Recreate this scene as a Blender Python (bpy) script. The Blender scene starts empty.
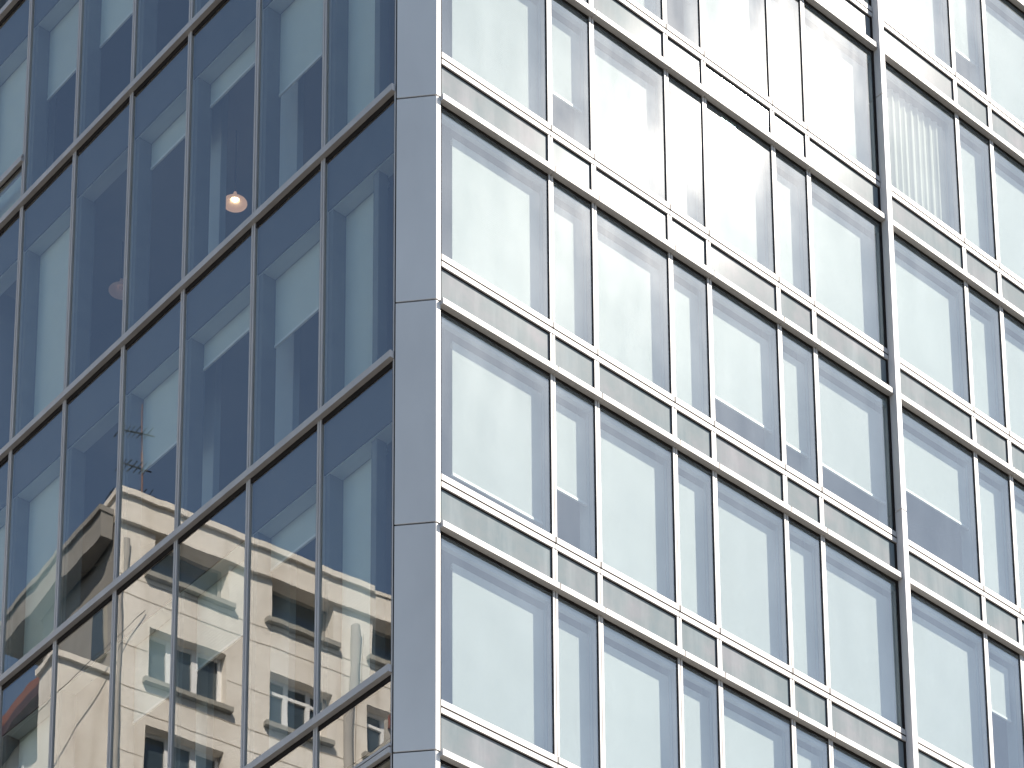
import bpy, bmesh, math, random
from mathutils import Vector, Matrix
random.seed(11)
SC = bpy.context.scene
COL = SC.collection
PI = math.pi
R = math.radians

# ------------------------------------------------------------------ camera
H0 = 1.6                                    # eye height
F, CX, CY = 3039.61, 512.0, 1676.92         # focal length and principal point, pixels
RM = [[0.9976064, 0.0689102, -0.0057292], [-0.0242366, 0.2708635, -0.9623126], [-0.0647613, 0.9601481, 0.2718853]]
cd_ = bpy.data.cameras.new('camera'); cam = bpy.data.objects.new('camera', cd_); COL.objects.link(cam)
r0, r1, r2 = [Vector(r).normalized() for r in RM]
m3 = Matrix((r0, -r1, -r2)).transposed()
cam.matrix_world = Matrix.Translation((0, 0, H0)) @ m3.to_4x4()
cd_.sensor_width = 36; cd_.sensor_fit = 'HORIZONTAL'
cd_.lens = F / 1024 * 36
cd_.shift_x = 0.0
cd_.shift_y = (CY - 384) / 1024
cd_.clip_end = 6000; cd_.clip_start = 0.5
SC.camera = cam

# ------------------------------------------------------------------ light
SUN = Vector((0.73225, 0.01856, 0.68078)).normalized()
w = bpy.data.worlds.new('World'); SC.world = w; w.use_nodes = True
nt = w.node_tree
bg = nt.nodes['Background']
sky = nt.nodes.new('ShaderNodeTexSky'); sky.sky_type = 'NISHITA'; sky.sun_disc = False
sky.sun_elevation = math.asin(SUN.z); sky.sun_rotation = math.atan2(SUN.x, SUN.y)
sky.air_density = 0.85; sky.dust_density = 0.35; sky.ozone_density = 1.3
nt.links.new(sky.outputs[0], bg.inputs[0]); bg.inputs[1].default_value = 0.095
sl = bpy.data.lights.new('sun', 'SUN'); sl.energy = 4.6; sl.angle = R(0.53); sl.color = (1, 0.965, 0.915)
so = bpy.data.objects.new('sun', sl); COL.objects.link(so)
so.rotation_euler = SUN.to_track_quat('Z', 'Y').to_euler()
SC.view_settings.view_transform = 'Standard'; SC.view_settings.look = 'None'
SC.view_settings.use_white_balance = True; SC.view_settings.white_balance_temperature = 6900
SC.view_settings.exposure = 1.25; SC.view_settings.gamma = 1
try: SC.view_settings.use_curve_mapping = False
except Exception: pass
SC.render.engine = 'CYCLES'
SC.cycles.max_bounces = 12; SC.cycles.transparent_max_bounces = 16; SC.cycles.glossy_bounces = 6
SC.cycles.caustics_reflective = False; SC.cycles.caustics_refractive = False
SC.cycles.sample_clamp_indirect = 8

# ------------------------------------------------------------------ materials
def newmat(name):
    m = bpy.data.materials.new(name); m.use_nodes = True
    return m, m.node_tree, m.node_tree.nodes, m.node_tree.nodes['Principled BSDF']
def coords(n, l, scale=(1, 1, 1)):
    g = n.new('ShaderNodeNewGeometry'); mp = n.new('ShaderNodeMapping'); mp.inputs['Scale'].default_value = scale
    l.new(g.outputs['Position'], mp.inputs[0]); return mp.outputs[0]
def noise(n, l, vec, scale, detail=4, rough=.55):
    t = n.new('ShaderNodeTexNoise'); t.inputs['Scale'].default_value = scale
    t.inputs['Detail'].default_value = detail; t.inputs['Roughness'].default_value = rough
    l.new(vec, t.inputs['Vector']); return t.outputs[0]
def ramp(n, l, fac, stops):
    r = n.new('ShaderNodeValToRGB'); l.new(fac, r.inputs[0])
    while len(r.color_ramp.elements) < len(stops): r.color_ramp.elements.new(.5)
    for e, (p, c) in zip(r.color_ramp.elements, stops):
        e.position = p; e.color = (*c, 1) if len(c) == 3 else c
    return r.outputs[0]
def grey(v): return (v, v, v)
def surf(name, c1, c2, scale=1.5, stretch=(1, 1, 1), rough=.5, metal=0, bump=0, bscale=20, spec=.5):
    m, t, n, p = newmat(name); l = t.links
    v = coords(n, l, stretch); f = noise(n, l, v, scale, 6)
    l.new(ramp(n, l, f, [(.3, c1), (.7, c2)]), p.inputs['Base Color'])
    p.inputs['Roughness'].default_value = rough; p.inputs['Metallic'].default_value = metal
    p.inputs['Specular IOR Level'].default_value = spec
    if bump:
        f2 = noise(n, l, coords(n, l), bscale, 5); b = n.new('ShaderNodeBump'); b.inputs['Distance'].default_value = bump
        l.new(f2, b.inputs['Height']); l.new(b.outputs[0], p.inputs['Normal'])
    return m

def wobble(n, l, amp, scale):
    """slight roller-wave of the panes: bends what they mirror"""
    v = coords(n, l, (1, 1, .6)); f = noise(n, l, v, scale, 1.5, .4)
    b = n.new('ShaderNodeBump'); b.inputs['Distance'].default_value = amp; b.inputs['Strength'].default_value = 1
    l.new(f, b.inputs['Height']); return b.outputs[0]

def glass(name, ior, tint, refl, dust, halo, amp, hrough=(.092, .22)):
    m, t, n, p = newmat(name); l = t.links; n.remove(p); out = n['Material Output']
    geo = n.new('ShaderNodeNewGeometry')
    nrm = wobble(n, l, amp, 1.1)
    tr = n.new('ShaderNodeBsdfTransparent'); tr.inputs[0].default_value = (*tint, 1)
    gl = n.new('ShaderNodeBsdfGlossy'); gl.inputs['Roughness'].default_value = 0.0; gl.inputs[0].default_value = (*refl, 1)
    l.new(nrm, gl.inputs['Normal'])
    fr = n.new('ShaderNodeFresnel'); fr.inputs[0].default_value = ior
    mx = n.new('ShaderNodeMixShader'); l.new(fr.outputs[0], mx.inputs[0]); l.new(tr.outputs[0], mx.inputs[1]); l.new(gl.outputs[0], mx.inputs[2])
    last = mx.outputs[0]
    # film of dust, thicker in rain streaks: scatters a little light and blurs a part of the mirror image
    st = noise(n, l, coords(n, l, (2.6, 2.6, .5)), 1.0, 5, .55)
    cl = noise(n, l, coords(n, l), .9, 5, .6)
    mul = n.new('ShaderNodeMath'); mul.operation = 'MULTIPLY'; l.new(st, mul.inputs[0]); l.new(cl, mul.inputs[1])
    sm = n.new('ShaderNodeMapRange'); l.new(mul.outputs[0], sm.inputs[0])
    sm.inputs[1].default_value = .14; sm.inputs[2].default_value = .40; sm.inputs[3].default_value = .55; sm.inputs[4].default_value = 1.35
    if halo:
        for rr, hh in zip(hrough, halo):
            g2 = n.new('ShaderNodeBsdfGlossy'); g2.inputs['Roughness'].default_value = rr; g2.inputs[0].default_value = (1, .97, .93, 1)
            k = n.new('ShaderNodeMath'); k.operation = 'MULTIPLY'; l.new(sm.outputs[0], k.inputs[0]); k.inputs[1].default_value = hh
            a = n.new('ShaderNodeMixShader'); l.new(k.outputs[0], a.inputs[0]); l.new(last, a.inputs[1]); l.new(g2.outputs[0], a.inputs[2]); last = a.outputs[0]
    if dust:
        d = n.new('ShaderNodeBsdfDiffuse'); d.inputs[0].default_value = (.60, .70, .78, 1)
        k = n.new('ShaderNodeMath'); k.operation = 'MULTIPLY'; l.new(sm.outputs[0], k.inputs[0]); k.inputs[1].default_value = dust
        a = n.new('ShaderNodeMixShader'); l.new(k.outputs[0], a.inputs[0]); l.new(last, a.inputs[1]); l.new(d.outputs[0], a.inputs[2]); last = a.outputs[0]
    # the back of the pane lets light pass unchanged
    tb = n.new('ShaderNodeBsdfTransparent')
    mb = n.new('ShaderNodeMixShader'); l.new(geo.outputs['Backfacing'], mb.inputs[0]); l.new(last, mb.inputs[1]); l.new(tb.outputs[0], mb.inputs[2])
    l.new(mb.outputs[0], out.inputs[0])
    return m

M = {}
M['glass_shade'] = glass('shade_glass', 2.95, (.90, .95, .90), (.99, .96, .91), .006, None, .0010)
M['glass_sun'] = glass('sun_glass', 2.35, (.65, .69, .67), (.76, .91, 1), .05, (.0003, .0007), .0008)
M['alu'] = surf('anodised_aluminium', (.43, .408, .395), (.51, .488, .475), 3, (1, 1, .2), .55, .08, spec=.25)
M['panel'] = surf('corner_cladding', (.60, .575, .55), (.71, .685, .655), .55, (1, 1, .5), .5, .05, spec=.3)
M['fin'] = surf('fin_metal', (.66, .63, .62), (.74, .71, .70), 1, (1, 1, .3), .55, .0, spec=.25)
M['gasket'] = surf('black_gasket', (.016, .013, .013), (.028, .023, .021), 4, rough=.8, spec=.1)
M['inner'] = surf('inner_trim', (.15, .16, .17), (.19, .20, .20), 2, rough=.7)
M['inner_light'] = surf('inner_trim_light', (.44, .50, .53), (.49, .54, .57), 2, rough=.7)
M['bulkhead'] = surf('dark_lintel', (.045, .05, .06), (.06, .065, .075), 2, rough=.6)
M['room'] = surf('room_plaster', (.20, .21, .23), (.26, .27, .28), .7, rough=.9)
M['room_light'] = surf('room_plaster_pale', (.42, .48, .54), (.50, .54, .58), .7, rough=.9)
M['slab'] = surf('ceiling_board', (.30, .30, .31), (.36, .36, .36), .7, rough=.9)
M['concrete'] = surf('concrete', (.28, .28, .27), (.38, .37, .35), .6, rough=.9, bump=.01)
M['asphalt'] = surf('asphalt', (.04, .04, .042), (.065, .063, .06), 2, rough=.9, bump=.01)
M['pave'] = surf('paving', (.34, .32, .29), (.42, .40, .36), 1.5, rough=.9)

def fabric(name, col, trans, slat):
    m, t, n, p = newmat(name); l = t.links; out = n['Material Output']
    f = noise(n, l, coords(n, l, (1, 1, 1)), 2.2, 5)
    c = ramp(n, l, f, [(.25, tuple(x*.93 for x in col)), (.75, col)])
    oi = n.new('ShaderNodeObjectInfo'); mr = n.new('ShaderNodeMapRange'); l.new(oi.outputs['Random'], mr.inputs[0]); mr.inputs[3].default_value = .86; mr.inputs[4].default_value = 1.0
    hs = n.new('ShaderNodeHueSaturation'); l.new(c, hs.inputs['Color']); l.new(mr.outputs[0], hs.inputs['Value']); c = hs.outputs[0]
    l.new(c, p.inputs['Base Color']); p.inputs['Roughness'].default_value = .85
    wv = n.new('ShaderNodeTexWave'); wv.bands_direction = 'Z'; wv.inputs['Scale'].default_value = slat; wv.inputs['Distortion'].default_value = 0
    l.new(coords(n, l), wv.inputs['Vector'])
    b = n.new('ShaderNodeBump'); b.inputs['Distance'].default_value = .002; b.inputs['Strength'].default_value = .35
    l.new(wv.outputs['Fac'] if 'Fac' in wv.outputs else wv.outputs[1], b.inputs['Height']); l.new(b.outputs[0], p.inputs['Normal'])
    ts = n.new('ShaderNodeBsdfTranslucent'); l.new(c, ts.inputs[0])
    mx = n.new('ShaderNodeMixShader'); mx.inputs[0].default_value = trans
    l.new(p.outputs[0], mx.inputs[1]); l.new(ts.outputs[0], mx.inputs[2]); l.new(mx.outputs[0], out.inputs[0])
    return m
M['blind'] = fabric('roller_blind_fabric', (.86, .86, .82), .12, 9.0)
M['blind_cream'] = fabric('cream_curtain_fabric', (.84, .82, .74), .2, 3.0)
M['blind_shade'] = fabric('pleated_blind_fabric', (.80, .86, .83), .10, 6.0)

M['hem'] = surf('white_hem_bar', (.84, .85, .84), (.88, .88, .88), 2, rough=.4)
def spandrel_mat():
    m, t, n, p = newmat('spandrel_glass'); l = t.links
    st = noise(n, l, coords(n, l, (3.2, 3.2, .45)), 1.0, 5, .6); cl = noise(n, l, coords(n, l), 1.6, 6)
    a = ramp(n, l, cl, [(.32, (.125, .165, .18)), (.5, (.155, .18, .19)), (.7, (.20, .20, .215))])
    b = ramp(n, l, st, [(.45, grey(.0)), (.85, grey(.30))])
    mx = n.new('ShaderNodeMixRGB'); l.new(b, mx.inputs[0]); l.new(a, mx.inputs[1]); mx.inputs[2].default_value = (.40, .41, .42, 1)
    l.new(mx.outputs[0], p.inputs['Base Color']); p.inputs['Roughness'].default_value = .7; p.inputs['Specular IOR Level'].default_value = .06
    p.inputs['Coat Weight'].default_value = .10; p.inputs['Coat Roughness'].default_value = .08
    return m
M['spandrel'] = spandrel_mat()

# ------------------------------------------------------------------ mesh helpers
class MB:
    """collects vertices and faces of one object, in world metres"""
    def __init__(s): s.v = []; s.f = []
    def hexa(s, p):                        # p: bottom ring of 4, top ring of 4
        i = len(s.v); s.v += [Vector(q) for q in p]
        s.f += [(i, i+3, i+2, i+1), (i+4, i+5, i+6, i+7), (i, i+1, i+5, i+4), (i+1, i+2, i+6, i+5), (i+2, i+3, i+7, i+6), (i+3, i, i+4, i+7)]
    def prism(s, poly, z0, z1):
        i = len(s.v); n = len(poly)
        s.v += [Vector((p[0], p[1], z0)) for p in poly] + [Vector((p[0], p[1], z1)) for p in poly]
        s.f += [tuple(range(i+n-1, i-1, -1)), tuple(range(i+n, i+2*n))] + [(i+k, i+(k+1) % n, i+n+(k+1) % n, i+n+k) for k in range(n)]
    def tube(s, a, b, ra, rb=None, seg=10):
        rb = ra if rb is None else rb; a, b = Vector(a), Vector(b); d = (b-a).normalized()
        u = d.orthogonal().normalized(); w_ = d.cross(u); i = len(s.v)
        for c, r_ in ((a, ra), (b, rb)):
            for k in range(seg):
                t = 2*PI*k/seg; s.v.append(c + r_*(math.cos(t)*u + math.sin(t)*w_))
        s.f += [tuple(range(i+seg-1, i-1, -1)), tuple(range(i+seg, i+2*seg))] + [(i+k, i+(k+1) % seg, i+seg+(k+1) % seg, i+seg+k) for k in range(seg)]
    def lathe(s, c, prof, seg=28):
        i = len(s.v); c = Vector(c); n = len(prof)
        for r_, z in prof:
            for k in range(seg):
                t = 2*PI*k/seg; s.v.append(c + Vector((r_*math.cos(t), r_*math.sin(t), z)))
        for a in range(n-1):
            for k in range(seg):
                k2 = (k+1) % seg; s.f.append((i+a*seg+k, i+a*seg+k2, i+(a+1)*seg+k2, i+(a+1)*seg+k))
    def build(s, name, mat, parent=None, bevel=0, smooth=False, kind=None, flip=None):
        vs = s.v if flip is None else [flip(q) for q in s.v]
        n = len(vs); org = sum(vs, Vector()) / n; org = Vector((org.x, org.y, min(q.z for q in vs)))
        me = bpy.data.meshes.new(name); me.from_pydata([tuple(q-org) for q in vs], [], s.f); me.update()
        bm = bmesh.new(); bm.from_mesh(me); bmesh.ops.recalc_face_normals(bm, faces=bm.faces)
        if bevel: bmesh.ops.bevel(bm, geom=list(bm.edges), offset=bevel, segments=1, affect='EDGES')
        bm.to_mesh(me); bm.free()
        if smooth:
            for p in me.polygons: p.use_smooth = True
        o = bpy.data.objects.new(name, me); COL.objects.link(o); me.materials.append(M[mat] if isinstance(mat, str) else mat)
        o['worg'] = tuple(org)
        if parent is not None:
            o.parent = parent; o.location = org - Vector(parent['worg'])
        else: o.location = org
        if kind: o['kind'] = kind
        return o
def empty(name, loc, label, cat, group=None):
    o = bpy.data.objects.new(name, None); COL.objects.link(o); o.location = loc; o['worg'] = tuple(loc)
    o.empty_display_size = .3; o['label'] = label; o['category'] = cat
    if group: o['group'] = group
    return o

# ------------------------------------------------------------------ the two facades of the glass building
K = 1.1
CR = Vector((-2.75431, 29.87330)); CL = Vector((-3.28776, 29.82411))
q = math.sqrt(.5)
FR = dict(c=CR, d=Vector((q, q)), n=Vector((q, -q)))
FL = dict(c=CL, d=Vector((-q, q)), n=Vector((-q, -q)))
def W(f, s, o, z):
    p = f['c'] + s*f['d'] + o*f['n']; return Vector((p.x*K, p.y*K, z*K + H0))
def box(mb, f, s0, s1, o0, o1, z0, z1):
    mb.hexa([W(f, s0, o0, z0), W(f, s1, o0, z0), W(f, s1, o1, z0), W(f, s0, o1, z0), W(f, s0, o0, z1), W(f, s1, o0, z1), W(f, s1, o1, z1), W(f, s0, o1, z1)])
def seen(f, s0, s1, z0, z1, mg=30):
    xs, ys = [], []
    for s in (s0, s1):
        for z in (z0, z1):
            p = W(f, s, 0, z) - Vector((0, 0, H0)); c = [r.dot(p) for r in (r0, r1, r2)]
            xs.append(F*c[0]/c[2]+CX); ys.append(F*c[1]/c[2]+CY)
    return max(xs) > -mg and min(xs) < 1024+mg and max(ys) > -mg and min(ys) < 768+mg

B = empty('office_building', (CR.x*K, CR.y*K, 0), 'corner office building with a dark glass side and a sunlit pale glass side', 'building')
ZT = 39.9                                   # top of the glass, facade units
ZB = 13.3
# --- vertical grid
LM = [1.45, 2.893, 4.45, 5.84, 7.265, 8.65, 10.05, 11.5, 12.9, 14.3]
LS = [0.0] + LM
RMU = [1.765, 2.495, 3.82, 4.517, 5.82, 6.507, None, 9.757, 10.53, 12.05, 12.8, 14.3]
FIN = (7.985, 8.085)
RB = [16.2, 19.18, 22.16, 25.20, 28.12, 30.98, 33.9, 36.85]       # underside of the projecting bars, sunny side
LB = [20.29, 24.50, 28.30, 32.44, 36.40]                          # shaded side

# --- corner column
bis = Vector((0, 1))
A_ = CL; B_ = CR - .088*FR['d'] + .02*FR['n']; C_ = CR - .022*FR['d'] + .02*FR['n']; D_ = CR - .022*FR['d'] - .25*FR['n']; E_ = CL - .25*FL['n']
def kk(p): return (p.x*K, p.y*K)
joints = [ZB-3, 13.3, 16.25, 19.244, 22.213, 25.256, 28.175, 31.06, 33.97, 36.9, ZT+.4]
mb = MB()
for a, b in zip([-H0/K] + joints[:-1], joints):
    mb.prism([kk(p) for p in (A_, B_, C_, D_, E_)], a*K+H0+.010, b*K+H0-.010)
mb.build('corner_column', 'panel', B, bevel=.004)
mb = MB(); ins = lambda p: p + Vector((0, .02))
mb.prism([kk(ins(p)) for p in (A_+Vector((.015, 0)), B_, C_-Vector((.012, 0)), D_-Vector((.02, .03)), E_-Vector((-.02, .03)))], 0, ZT*K+H0)
mb.build('column_joint', 'gasket', B)

# --- ground-storey to grid base
MULW, MULO = .074, .021
def mullion(f, s, z0, z1, wdt, o0, o1, name='mullion'):
    mb = MB(); h = wdt/2
    box(mb, f, s-h, s-.006, o0, o1, z0, z1); box(mb, f, s+.006, s+h, o0, o1, z0, z1); box(mb, f, s-.008, s+.008, o0, o1-.012, z0, z1)
    return mb.build(name, 'alu', B)
# glass plane o=-.0 ; reference plane of the grid (mullion faces) o=+0 -> glass at -MULO
G = -MULO
for s in LM: mullion(FL, s, -H0/K, ZT, .078, G-.10, 0)
for s in RMU:
    if s is None: continue
    mullion(FR, s, -H0/K, ZT, MULW, G-.10, 0)
mb = MB()                                   # the big fin with its joints
fj = [-H0/K, 8, 12.2, 16.0, 19.9, 26.25+.02, 33.1, ZT+.4]
for a, b in zip(fj[:-1], fj[1:]): box(mb, FR, FIN[0], FIN[1], G-.1, .11, a+.008, b-.008)
box(mb, FR, FIN[0]+.012, FIN[1]-.012, G-.1, .10, -H0/K, ZT)
mb.build('facade_fin', 'fin', B, bevel=.003)
mb = MB(); box(mb, FR, FIN[0]-.035, FIN[0], G-.02, G+.012, -H0/K, ZT); box(mb, FL, .0, .022, G-.05, .0-.004, -H0/K, ZT); box(mb, FR, -.021, .012, G-.1, -.008, -H0/K, ZT)
mb.build('gasket_strip', 'gasket', B)
mb = MB(); box(mb, FL, .022, .045, G-.1, -.002, -H0/K, ZT)
mb.build('edge_profile', 'alu', B)

def seg_bar(mb, f, edges, o0, o1, z0, z1, gap=.006):
    for a, b in zip(edges[:-1], edges[1:]): box(mb, f, a+gap/2, b-gap/2, o0, o1, z0, z1)
RE = [-.03] + [x if x else FIN[0] for x in RMU[:7]]
RE2 = [FIN[1]] + RMU[7:] + [15.6]
LE = [.024] + LM + [15.6]
for zb in RB:
    mb = MB()
    for e in (RE, RE2): seg_bar(mb, FR, e, G-.1, .073, zb, zb+.078, .0045)
    mb.build('transom', 'alu', B)
    mb = MB(); zs = zb+.585
    for e in (RE[:], RE2):
        e2 = list(e); e2[0] = max(e2[0], .0) if e2[0] < 1 else e2[0]
        seg_bar(mb, FR, e2, G-.1, .006, zs, zs+.066, .010); seg_bar(mb, FR, e2, G-.1, .006, zs+.092, zs+.170, .010)
    sr = mb.build('sill_rail', 'alu', B)
    mb = MB()
    for e in (RE, RE2):
        box(mb, FR, max(e[0], .0), e[-1], G-.09, .0035, zs+.004, zs+.165)  # black strip set in the sill groove in place of its shadow
        for s in e[1:-1]: box(mb, FR, s+.012, s+.026, -.002, .0075, zs+.076, zs+.172); box(mb, FR, s+.012, s+.024, .06, .0742, zb+.004, zb+.081)
    mb.build('gasket', 'gasket', sr)
for zb in LB:
    mb = MB(); seg_bar(mb, FL, LE, G-.1, .055, zb, zb+.095, .003)
    mb.build('transom', 'alu', B)
mb = MB(); seg_bar(mb, FL, LE[:3], G-.1, .04, 19.25, 19.32); seg_bar(mb, FL, LE[:3], G-.1, .03, 19.345, 19.38)
mb.build('transom', 'alu', B)
mb = MB(); seg_bar(mb, FL, [LM[5], LM[6]], G-.1, .04, 33.23, 33.29); seg_bar(mb, FL, [LM[5], LM[6]], G-.1, .03, 33.31, 33.345)
mb.build('transom', 'alu', B)

# --- windows
def blind_mb(f, s0, s1, z0, z1, o):
    mb = MB(); box(mb, f, s0, s1, o-.004, o, z0+.03, z1); box(mb, f, s0, s1, o-.014, o+.010, z0, z0+.034)
    box(mb, f, s0+.01, s1-.01, o-.05, o-.01, z1-.06, z1)
    return mb
def gasket_mb(f, s0, s1, z0, z1, top, side):
    mb = MB(); o0, o1 = G-.03, G+.006
    box(mb, f, s0, s1, o0, o1, z1-top, z1); box(mb, f, s0, s1, o0, o1, z0, z0+.012)
    a, b = side
    if a: box(mb, f, s0, s0+a, o0, o1, z0+.012, z1-top)
    if b: box(mb, f, s1-b, s1, o0, o1, z0+.012, z1-top)
    return mb
far = {'L': MB(), 'R': MB()}
def window(f, key, s0, s1, z0, z1, mat, blind=None, top=.036, side=(0, .006), bmat='blind'):
    if not seen(f, s0, s1, z0, z1):
        box(far[key], f, s0, s1, G-.012, G, z0, z1); return None
    mb = MB(); t = [random.uniform(-.0011, .0011) if key == 'L' else 0 for _ in range(3)]   # panes never sit quite flush
    a, b, c, d = t[0], t[1], t[2], t[1]+t[2]-t[0]
    mb.hexa([W(f, s0, G-.012, z0), W(f, s1, G-.012, z0), W(f, s1, G+b, z0), W(f, s0, G+a, z0), W(f, s0, G-.012, z1), W(f, s1, G-.012, z1), W(f, s1, G+d, z1), W(f, s0, G+c, z1)])
    wn = mb.build('window', mat, B)
    gasket_mb(f, s0, s1, z0, z1, top, side).build('gasket', 'gasket', wn)
    if blind:
        b0, b1, bz0, bz1, o = blind
        if bmat == 'blind_cream':           # a gathered curtain
            mb = MB(); N = 60
            for i in range(N):
                a = b0+(b1-b0)*i/N; b = b0+(b1-b0)*(i+1)/N
                fa = o-.02+.018*math.sin(i*1.25)+.008*math.sin(i*.4); fb = o-.02+.018*math.sin((i+1)*1.25)+.008*math.sin((i+1)*.4)
                mb.hexa([W(f, a, fa, bz0), W(f, b, fb, bz0), W(f, b, fb-.004, bz0), W(f, a, fa-.004, bz0), W(f, a, fa, bz1), W(f, b, fb, bz1), W(f, b, fb-.004, bz1), W(f, a, fa-.004, bz1)])
            c = mb.build('curtain', 'blind_cream', wn)
        else:
            bo = blind_mb(f, b0, b1, bz0, bz1, o).build('blind', bmat, wn)
            bo.data.materials.append(M['hem'])
            for p in bo.data.polygons[6:12]: p.material_index = 1
    return wn

# sunny side
edges = []
prev = .012
for x in RMU:
    if x is None:
        edges.append((prev, FIN[0]-.0)); prev = FIN[1]
    else:
        edges.append((prev, x-MULW/2)); prev = x+MULW/2
HEM = {(2, 0): 23.14, (2, 1): 23.76, (3, 0): 26.10, (3, 4): 26.50, (3, 5): 26.46, (3, 6): 26.48, (3, 7): 26.92, (4, 1): 29.58,
       (2, 8): 24.15, (2, 6): 22.93, (4, 0): 29.0, (5, 3): 32.6, (6, 8): 35.3, (1, 5): 20.6}
for r in range(len(RB)-1):
    zb, zt = RB[r]+.755, RB[r+1]
    for c, (s0, s1) in enumerate(edges):
        # panel below the sill
        if seen(FR, s0, s1, RB[r], zb):
            mb = MB(); box(mb, FR, s0, s1, G-.02, G-.004, RB[r]+.078, RB[r]+.585)
            sp = mb.build('spandrel_panel', 'spandrel', B)
            gasket_mb(FR, s0, s1, RB[r]+.078, RB[r]+.585, .014, (0, .007)).build('gasket', 'gasket', sp)
        else: box(far['R'], FR, s0, s1, G-.02, G-.004, RB[r]+.078, RB[r]+.585)
        hem = HEM.get((r, c), zb-.04 + random.choice([0, 0, -.1, .0]))
        b0 = s0+(.30 if c == 0 else .01); b1 = s1-.01
        if c == 8 and r == 2: b1 = s0+.62
        bm_ = 'blind_cream' if (r, c) in ((5, 7),) else 'blind'
        window(FR, 'R', s0, s1, zb, zt, 'glass_sun', (b0, b1, hem, zt-.20, G-.145), bmat=bm_)

# shaded side
LED = []
prev = .045
for x in LM: LED.append((prev, x-.039)); prev = x+.039
# drop of each blind on the shaded side (z of the hem; None = drawn up out of sight)
HL = {(0, 0): 0, (1, 0): 0, (2, 0): 0, (3, 0): 0, (3, 1): 34.3, (3, 2): None, (3, 3): None, (3, 4): 34.32, (3, 5): 34.38, (3, 6): 0,
      (2, 1): 30.35, (2, 2): 31.28, (2, 3): 31.23, (2, 4): None, (2, 5): 0, (2, 6): None, (1, 1): 26.5, (1, 2): 27.12, (1, 3): 26.35, (1, 4): None, (1, 5): 0,
      (1, 6): 0, (0, 1): 23.24, (0, 2): 22.63, (0, 3): 22.57, (0, 4): None, (0, 5): 0, (-1, 1): 18.9}
for r in range(-1, len(LB)-1):
    z0 = 16.2 if r < 0 else LB[r]+.095; zt = LB[r+1]
    for c, (s0, s1) in enumerate(LED):
        hem = HL.get((r, c), 'x')
        if hem == 'x': hem = random.choice([0, None, zt-1.9, zt-1.1])
        bl = None
        btop = zt-.80
        if hem is not None: bl = (s0+(.10 if c else .48), s1-.085, (z0+.02 if hem == 0 else hem), btop+.02, G-.26)
        zz = [(z0, zt)]
        if r < 0 and c < 2: zz = [(19.38, zt), (z0, 19.25)]
        if r == 3 and c == 6: zz = [(33.345, zt), (z0, 33.23)]
        for i, (a, b) in enumerate(zz):
            window(FL, 'L', s0, s1, a, b, 'glass_shade', bl if i == len(zz)-1 or (zz == [(z0, zt)]) else None, top=.075 if b == zt else .02, side=(.022, 0), bmat='blind_shade')
for k_, mname in (('L', 'glass_shade'), ('R', 'glass_sun')):
    if far[k_].v: far[k_].build('window', mname, B, kind='stuff')

# --- inner frames behind the panes
D0 = 3.2
def strip(f, s_end, o0, o1, z0, z1, other=None):
    """a board running along the facade at depth o0..o1 and mitred at the corner"""
    t0 = -o0; t1 = -o1
    mid = (CR+CL)/2
    # start points lie on the corner bisector
    def start(t):
        # intersection of line c + s d - t n with bisector x = mid.x
        p = f['c'] - t*f['n']; s = (mid.x - p.x)/f['d'].x; return s
    sA, sB = start(t0), start(t1)
    off = .12
    sA = max(sA+off, .07)-off; sB = max(sB+off, .07)-off
    P = [f['c'] + (sA+off)*f['d'] - t0*f['n'], f['c'] + s_end*f['d'] - t0*f['n'], f['c'] + s_end*f['d'] - t1*f['n'], f['c'] + (sB+off)*f['d'] - t1*f['n']]
    mb = MB(); mb.prism([kk(p) for p in P], z0*K+H0, z1*K+H0); return mb
for zb in LB + [ZT]:
    strip(FL, 15.4, -.05, -.068, zb-.775, zb+.09).build('bulkhead', 'bulkhead', B)
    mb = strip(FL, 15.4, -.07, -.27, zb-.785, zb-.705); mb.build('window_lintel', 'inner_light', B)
    strip(FL, 15.4, -.31, -D0, zb-.45, zb-.10).build('floor_slab', 'slab', B)
for zb in RB + [ZT]:
    strip(FR, 15.4, -.07, -.13, zb-.13, zb+.10).build('window_lintel', 'inner_light', B)
    strip(FR, 15.4, -.06, -D0, zb+.12, zb+.40).build('floor_slab', 'slab', B)
for s in LM:
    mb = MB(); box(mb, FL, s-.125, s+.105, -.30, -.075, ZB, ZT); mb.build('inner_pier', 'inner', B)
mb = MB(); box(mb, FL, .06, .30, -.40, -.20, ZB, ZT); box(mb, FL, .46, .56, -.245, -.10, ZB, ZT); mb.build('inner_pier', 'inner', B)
for s in RMU:
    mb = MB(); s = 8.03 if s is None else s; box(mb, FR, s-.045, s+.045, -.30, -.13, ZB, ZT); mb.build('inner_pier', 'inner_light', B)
mb = MB(); box(mb, FR, .0, .10, -.40, -.13, ZB, ZT); mb.build('inner_pier', 'inner_light', B)
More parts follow.
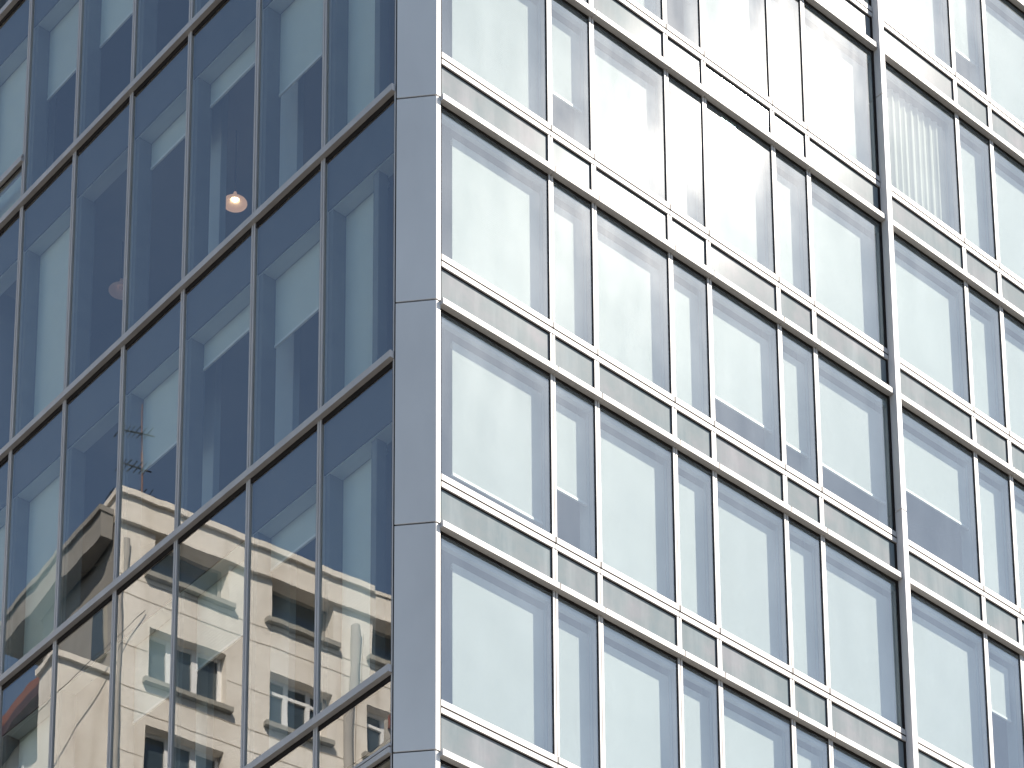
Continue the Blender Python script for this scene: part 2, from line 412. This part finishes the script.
# deeper inside: round-less office columns and the walls
mb = MB()
for s in (3.10, 4.82, 9.3, 11.6, 13.6): box(mb, FL, s-.23, s+.22, -.75, -.65, ZB, ZT)
mb.build('inner_column', 'room_light', B)
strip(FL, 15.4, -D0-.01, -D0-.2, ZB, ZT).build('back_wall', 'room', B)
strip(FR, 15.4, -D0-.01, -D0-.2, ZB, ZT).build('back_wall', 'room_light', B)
mid = (CR+CL)/2
mb = MB(); y0 = mid.y+.35; mb.prism([((mid.x-.05)*K, y0*K), ((mid.x+.05)*K, y0*K), ((mid.x+.05)*K, (mid.y+4.6)*K), ((mid.x-.05)*K, (mid.y+4.6)*K)], ZB*K+H0, ZT*K+H0)
mb.build('partition_wall', 'room', B)
mb = MB()
for f, lst in ((FL, (9.9, 12.9, 15.5)), (FR, (6.507, 12.05, 15.5))):
    for s in lst: box(mb, f, s-.04, s+.04, -D0, -.31, ZB, ZT)
mb.build('partition_wall', 'room', B)
# base, end walls and roof
mb = MB()
P = [CL+.03*FL['d']-.10*FL['n'], CR+.03*FR['d']-.10*FR['n'], CR+15.6*FR['d']-.10*FR['n'], CR+15.6*FR['d']-13*FR['n'], Vector((mid.x, mid.y+26)), CL+15.6*FL['d']-13*FL['n'], CL+15.6*FL['d']-.10*FL['n']]
mb.prism([kk(p) for p in P], 0, ZB*K+H0); mb.build('lower_wall', 'concrete', B)
mb = MB(); mb.prism([kk(p) for p in P], ZT*K+H0, (ZT+.9)*K+H0); mb.build('roof', 'concrete', B)
mb = MB(); far_ = [CL+15.6*FL['d']-.2*FL['n'], mid+Vector((0, 5.2)), CR+15.6*FR['d']-.2*FR['n'], CR+15.6*FR['d']-12.8*FR['n'], Vector((mid.x, mid.y+25.6)), CL+15.6*FL['d']-12.8*FL['n']]
mb.prism([kk(p) for p in far_], ZB*K+H0+.01, ZT*K+H0-.01); mb.build('core_wall', 'concrete', B)

# ------------------------------------------------------------------ pendant lamps inside
def emis(name, col, st):
    m, t, n, p = newmat(name); p.inputs['Base Color'].default_value = (.9, .8, .7, 1)
    p.inputs['Emission Color'].default_value = (*col, 1); p.inputs['Emission Strength'].default_value = st; return m
M['lamp_glow'] = emis('opal_shade_lit', (1, .58, .40), .20)
M['bulb'] = emis('bulb_lit', (1, .80, .52), 2)
M['lamp_dim'] = emis('opal_shade_dim', (1, .60, .48), .03)
M['cord'] = M['gasket']
def pendant(s, o, zc, z, r, mat, label):
    p = W(FL, s, o, z)
    e = empty('pendant_lamp', p, label, 'lamp')
    mb = MB(); mb.lathe(p, [(r, 0), (r*.99, .012), (r*.84, r*.10), (r*.48, r*.26), (r*.24, r*.62), (r*.12, r*1.1), (r*.10, r*1.06), (r*.22, r*.58), (r*.46, r*.23), (r*.81, r*.08), (r*.96, .010), (r, 0)])
    mb.build('lamp_shade', mat, e, smooth=True)
    mb = MB(); mb.tube(p+Vector((0, 0, r*1.1)), W(FL, s, o, zc), .008, seg=6); mb.build('cord', 'cord', e)
    mb = MB(); mb.lathe(p+Vector((0, 0, .04)), [(.001, 0), (.045, .02), (.055, .06), (.03, .11), (.02, .14)], 14); mb.build('bulb', 'bulb' if mat == 'lamp_glow' else 'lamp_dim', e, smooth=True)
pendant(5.02, -1.2, 31.95, 30.74, .185, 'lamp_glow', 'glowing warm pendant lamp behind the dark glass near the corner column')
pendant(7.80, -1.2, 31.95, 31.10, .20, 'lamp_dim', 'dim pinkish pendant lamp behind the dark glass further left')

# ------------------------------------------------------------------ street side: what the dark panes mirror
# These stand across the street. Their positions are surveyed in the mirror image and turned back over the plane of the panes.
pc = W(FL, 0, G, 0); nL3 = Vector((-q, -q, 0))
def turn(p):
    v = Vector(p); return v - 2*((v-Vector((pc.x, pc.y, 0))).dot(nL3))*nL3
CS = Vector((-13.196, 60.579)); a1 = R(37.5)
D1 = Vector((math.cos(a1), math.sin(a1))); N1 = Vector((D1.y, -D1.x)); D2 = -N1; N2 = -D1
def S3(s, o, z): p = CS + s*D1 + o*N1; return Vector((p.x, p.y, z+H0))
def sb(mb, s0, s1, o0, o1, z0, z1):
    mb.hexa([S3(s0, o0, z0), S3(s1, o0, z0), S3(s1, o1, z0), S3(s0, o1, z0), S3(s0, o0, z1), S3(s1, o0, z1), S3(s1, o1, z1), S3(s0, o1, z1)])
def stone(name, c1, c2, c3):
    m, t, n, p = newmat(name); l = t.links
    f = noise(n, l, coords(n, l), .55, 8, .62); st = noise(n, l, coords(n, l, (3, 3, .3)), 1, 7, .6)
    a = ramp(n, l, f, [(.30, c1), (.55, c2), (.75, c3)])
    b = ramp(n, l, st, [(.50, grey(0)), (.8, grey(.5))])
    mx = n.new('ShaderNodeMixRGB'); mx.blend_type = 'MULTIPLY'; l.new(b, mx.inputs[0]); l.new(a, mx.inputs[1]); mx.inputs[2].default_value = (.62, .56, .50, 1)
    l.new(mx.outputs[0], p.inputs['Base Color']); p.inputs['Roughness'].default_value = .9
    f2 = noise(n, l, coords(n, l), 9, 6); bp = n.new('ShaderNodeBump'); bp.inputs['Distance'].default_value = .02; bp.inputs['Strength'].default_value = .5
    l.new(f2, bp.inputs['Height']); l.new(bp.outputs[0], p.inputs['Normal'])
    return m
M['stone'] = stone('cream_stone', (.64, .585, .52), (.78, .735, .67), (.84, .80, .745))
M['grey_and_shade'] = stone('grey_and_shade_tone', (.22, .21, .195), (.28, .265, .245), (.33, .31, .285))  # grey of pipes and frames; on side wall and cornice painted-in shade
M['groove'] = surf('joint_mortar', (.36, .31, .26), (.44, .39, .32), 1, rough=.9)
M['sill'] = surf('weathered_sill', (.26, .25, .22), (.34, .32, .28), 2, rough=.8)
M['white_frame'] = surf('white_window_frame', (.74, .74, .74), (.80, .80, .80), 2, rough=.4)
M['house_glass'] = surf('dark_house_glass', (.03, .045, .055), (.05, .065, .075), 1, rough=.05, spec=.9)
M['tile'] = surf('red_roof_tile', (.20, .065, .045), (.30, .12, .09), 3, (1, 1, 4), .8)
M['gutter'] = surf('maroon_gutter', (.05, .018, .018), (.08, .03, .028), 3, rough=.5)
M['rust'] = surf('rusty_mast', (.13, .07, .06), (.20, .11, .09), 5, rough=.7)
M['flowers'] = surf('red_flowers', (.35, .02, .04), (.10, .10, .04), 14, rough=.9, bump=.03)
M['concrete_light'] = surf('balcony_concrete', (.34, .32, .29), (.46, .43, .39), 2, rough=.9)

base = turn((CS.x, CS.y, 0)); base.z = 0
SB = empty('stone_apartment_building', base, 'cream stone apartment block with deep set windows, mirrored in the dark panes', 'building')
def sbuild(mb, name, mat, parent, **k): return mb.build(name, mat, parent, flip=turn, **k)
ZP = 46.45
wins = []                                   # (s0, s1, z0, z1, style)
cols = [(.90, 2.95), (4.12, 5.90), (7.0, 8.9), (10.2, 12.2)]
rows = [(44.5, 45.62, 'top'), (41.65, 43.1, 'tri')] + [(38.8-2.87*i, 40.47-2.87*i, 'tri') for i in range(12)]
for (s0, s1) in cols:
    for (z0, z1, stl) in rows: wins.append((s0, s1, z0, z1, stl))
# wall as a grid of stone around the openings
xs = sorted({-.0, 14.0} | {v for c in cols for v in c}); zs = sorted({-H0, 45.68} | {v for r_ in rows for v in r_[:2]})
mb = MB()
for i in range(len(xs)-1):
    for j in range(len(zs)-1):
        xm = (xs[i]+xs[i+1])/2; zm = (zs[j]+zs[j+1])/2
        if any(a < xm < b and c < zm < d for a, b, c, d, _ in wins): continue
        sb(mb, xs[i], xs[i+1], -.60, 0, zs[j], zs[j+1])
sb(mb, .0, 14, -3.9, -.85, -H0, 45.68)
sb(mb, -1.4, -.001, -.9, -.002, -H0, 41.4); sb(mb, -1.5, .0, -.95, .10, 41.4, 41.56)
sbuild(mb, 'wall', 'stone', SB)
mb = MB()                                   # side wall, its shade put into a grey colour, and terrace edge
sb(mb, -.03, -.001, -3.9, -.002, 41.7, 45.6); sbuild(mb, 'side_wall', 'grey_and_shade', SB)
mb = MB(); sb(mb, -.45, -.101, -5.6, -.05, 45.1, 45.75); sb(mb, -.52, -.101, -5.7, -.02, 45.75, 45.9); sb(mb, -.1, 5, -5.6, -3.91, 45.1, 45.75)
sbuild(mb, 'side_cornice', 'grey_and_shade', SB)  # cornice shade put into the same grey
mb = MB(); sb(mb, -.04, 14.2, -3.9, .10, 45.68, ZP-.16); sb(mb, -.10, 6.95, -3.9, .20, ZP-.16, ZP); sb(mb, 6.95, 14.2, -3.9, .14, ZP-.16, ZP-.06)
sb(mb, -.06, 14.2, -.5, .13, 45.60, 45.68)
sbuild(mb, 'parapet', 'stone', SB)
mb = MB()
for z in [43.75, 44.22, 41.30] + [40.72-2.87*i for i in range(4)]: sb(mb, -.0, 14, -.01, .006, z, z+.028)
for z in (42.4, 39.6):
    for a, b in ((-.0, cols[0][0]-.02), (cols[0][1]+.02, cols[1][0]-.02), (cols[1][1]+.02, cols[2][0]-.02), (cols[2][1]+.02, 14)): sb(mb, a, b, -.01, .005, z, z+.02)
for s in (3.5, 6.7): sb(mb, s, s+.02, -.01, .005, 38, 45.1)
sbuild(mb, 'stone_joint', 'groove', SB)
for (s0, s1, z0, z1, stl) in wins:
    if z0 < 33: continue
    dp = -.34 if stl == 'top' else -.28
    mb = MB(); t = .09
    sb(mb, s0, s1, dp-.05, dp, z0, z0+t); sb(mb, s0, s1, dp-.05, dp, z1-t, z1); sb(mb, s0, s0+t, dp-.05, dp, z0, z1); sb(mb, s1-t, s1, dp-.05, dp, z0, z1)
    if stl == 'tri':
        for k in (1, 2): x = s0+(s1-s0)*k/3; sb(mb, x-.07, x+.07, dp-.05, dp+.01, z0, z1)
        if s0 > 3: sb(mb, s0, s1, dp-.05, dp+.012, z1-.42, z1-.34)
    wf = sbuild(mb, 'window', 'white_frame' if stl == 'tri' else 'grey_and_shade', SB)
    mb = MB(); sb(mb, s0, s1, dp-.09, dp-.055, z0, z1); sbuild(mb, 'pane', 'house_glass', wf)
    mb = MB(); sb(mb, s0-.16, s1+.16, -.05, .16, z0-.13, z0-.005); sbuild(mb, 'sill', 'sill', wf)
mb = MB()                                   # behind glass: closed dark room, so that openings are not see-through
sb(mb, .3, 13.8, -.84, -.66, -1, 45.6); sbuild(mb, 'inner_wall', 'gasket', SB)
wf = None
mb = MB(); sb(mb, -.10, -.031, -.95, -.25, 42.15, 43.6); wf = sbuild(mb, 'window', 'sill', SB)
mb = MB(); sb(mb, -.115, -.101, -.90, -.30, 42.2, 43.55); sbuild(mb, 'pane', 'house_glass', wf)
mb = MB(); mb.tube(S3(6.45, .10, 30), S3(6.45, .10, 45.15), .11); mb.tube(S3(.12, .08, 30), S3(.12, .08, 45.15), .05)
sbuild(mb, 'drainpipe', 'grey_and_shade', SB, smooth=True)
bl = MB(); sb(bl, 6.95, 9.6, .0, .95, 41.35, 41.55); sb(bl, 6.95, 9.6, .88, .95, 41.55, 42.15); bo = sbuild(bl, 'balcony', 'concrete_light', SB)
mb = MB(); sb(mb, 7.0, 9.5, .96, 1.16, 41.9, 42.25); sbuild(mb, 'flower_box', 'flowers', bo)
# aerial on the roof
mst = empty('rooftop_antenna', turn(S3(1.42, -2, ZP)), 'rusty antenna mast on the roof edge of the cream stone block', 'antenna')
mb = MB(); mb.tube(S3(1.42, -2, ZP), S3(1.42, -2, 49.4), .035, .03, 8); mb.tube(S3(1.42, -2, 49.4), S3(1.42, -2, 50.8), .015, .012, 6); sbuild(mb, 'mast', 'rust', mst)
mb = MB()
for z, a, l_ in ((49.9, .25, .7), (48.9, .2, .55), (48.1, .35, .8), (47.7, .2, .5)):
    mb.tube(S3(1.42-l_*.7, -2-a, z+.15), S3(1.42+l_*.3, -2+a, z-.1), .02, seg=6)
    for k in range(6):
        x = 1.42-l_*.7+l_*k/6; o = -2-a+2*a*k/6; mb.tube(S3(x, o-.25, z+.1-.02*k), S3(x, o+.25, z+.1-.02*k), .012, seg=5)
sbuild(mb, 'aerial', 'gasket', mst)
mb = MB(); mb.tube(S3(.75, .05, 43.45), S3(-4.75, 1.5, 35.5), .008, seg=6)
c_ = mb.build('overhead_cable', 'gasket', None, flip=turn); c_['label'] = 'thin dark cable slung from the cream stone block'; c_['category'] = 'cable'

# red-roofed house lower down beside it
HC = Vector((-16.57, 68.0)); hz = 46.3
def H3(s, o, z): p = HC + s*D1 + o*N1; return Vector((p.x, p.y, z+H0))
hb = turn(H3(0, 0, 0)); hb.z = 0
HB = empty('red_roofed_house', hb, 'cream house with a red tiled roof and dark gutter, mirrored at lower left', 'house')
def hbx(mb, s0, s1, o0, o1, z0, z1):
    mb.hexa([H3(s0, o0, z0), H3(s1, o0, z0), H3(s1, o1, z0), H3(s0, o1, z0), H3(s0, o0, z1), H3(s1, o0, z1), H3(s1, o1, z1), H3(s0, o1, z1)])
mb = MB(); hbx(mb, .5, 9, -12, -.5, -H0, hz-.2); sbuild(mb, 'wall', 'stone', HB)
mb = MB(); i = 0
pts = [H3(0, 0, hz), H3(9, 0, hz), H3(9, -12, hz), H3(0, -12, hz), H3(1.1, -1.1, hz+2.3), H3(7.9, -1.1, hz+2.3), H3(7.9, -10.9, hz+2.3), H3(1.1, -10.9, hz+2.3)]
mb.hexa(pts); rf = sbuild(mb, 'roof', 'tile', HB)
mb = MB()
for i in range(26):                          # courses of tiles
    t = i/26; z = hz+2.3*t; k = 1.1*t; zz = z+.01
    mb.tube(H3(k-.02, -k, zz), H3(k-.02, -12+k, zz), .035, seg=6); mb.tube(H3(k, -k+.02, zz), H3(9-k, -k+.02, zz), .035, seg=6)
sbuild(mb, 'roof_tile_course', 'tile', rf)
mb = MB(); hbx(mb, -.15, .0, -12, .15, hz-.28, hz+.02); hbx(mb, -.15, 9, .0, .15, hz-.28, hz+.02); hbx(mb, 0, 9, -12, 0, hz-.25, hz-.05); sbuild(mb, 'gutter', 'gutter', HB)
for k in range(3):
    mb = MB(); hbx(mb, .42, .5, -3.2-k*3, -2.0-k*3, hz-2.6, hz-1.0); wf = sbuild(mb, 'window', 'white_frame', HB)
    mb = MB(); hbx(mb, .40, .42, -3.1-k*3, -2.1-k*3, hz-2.5, hz-1.1); sbuild(mb, 'pane', 'house_glass', wf)

# ------------------------------------------------------------------ ground
mb = MB(); mb.prism([(-3000, -3000), (3000, -3000), (3000, 3000), (-3000, 3000)], -.5, 0); mb.build('ground', 'asphalt', None, kind='structure')
mb = MB()
P = [CL+Vector((-.3, -22)), CR+Vector((.3, -22)), CR+24*FR['d']+16*FR['n'], CR+24*FR['d']-.0*FR['n'], CR, CL, CL+24*FL['d'], CL+24*FL['d']+16*FL['n']]
mb.prism([kk(p) for p in P], 0.004, .13); mb.build('bounce_pavement', 'pave', None, kind='structure')  # out of view; made wide and pale to bounce light onto the shaded side

for o in bpy.data.objects:
    if 'worg' in o: del o['worg']
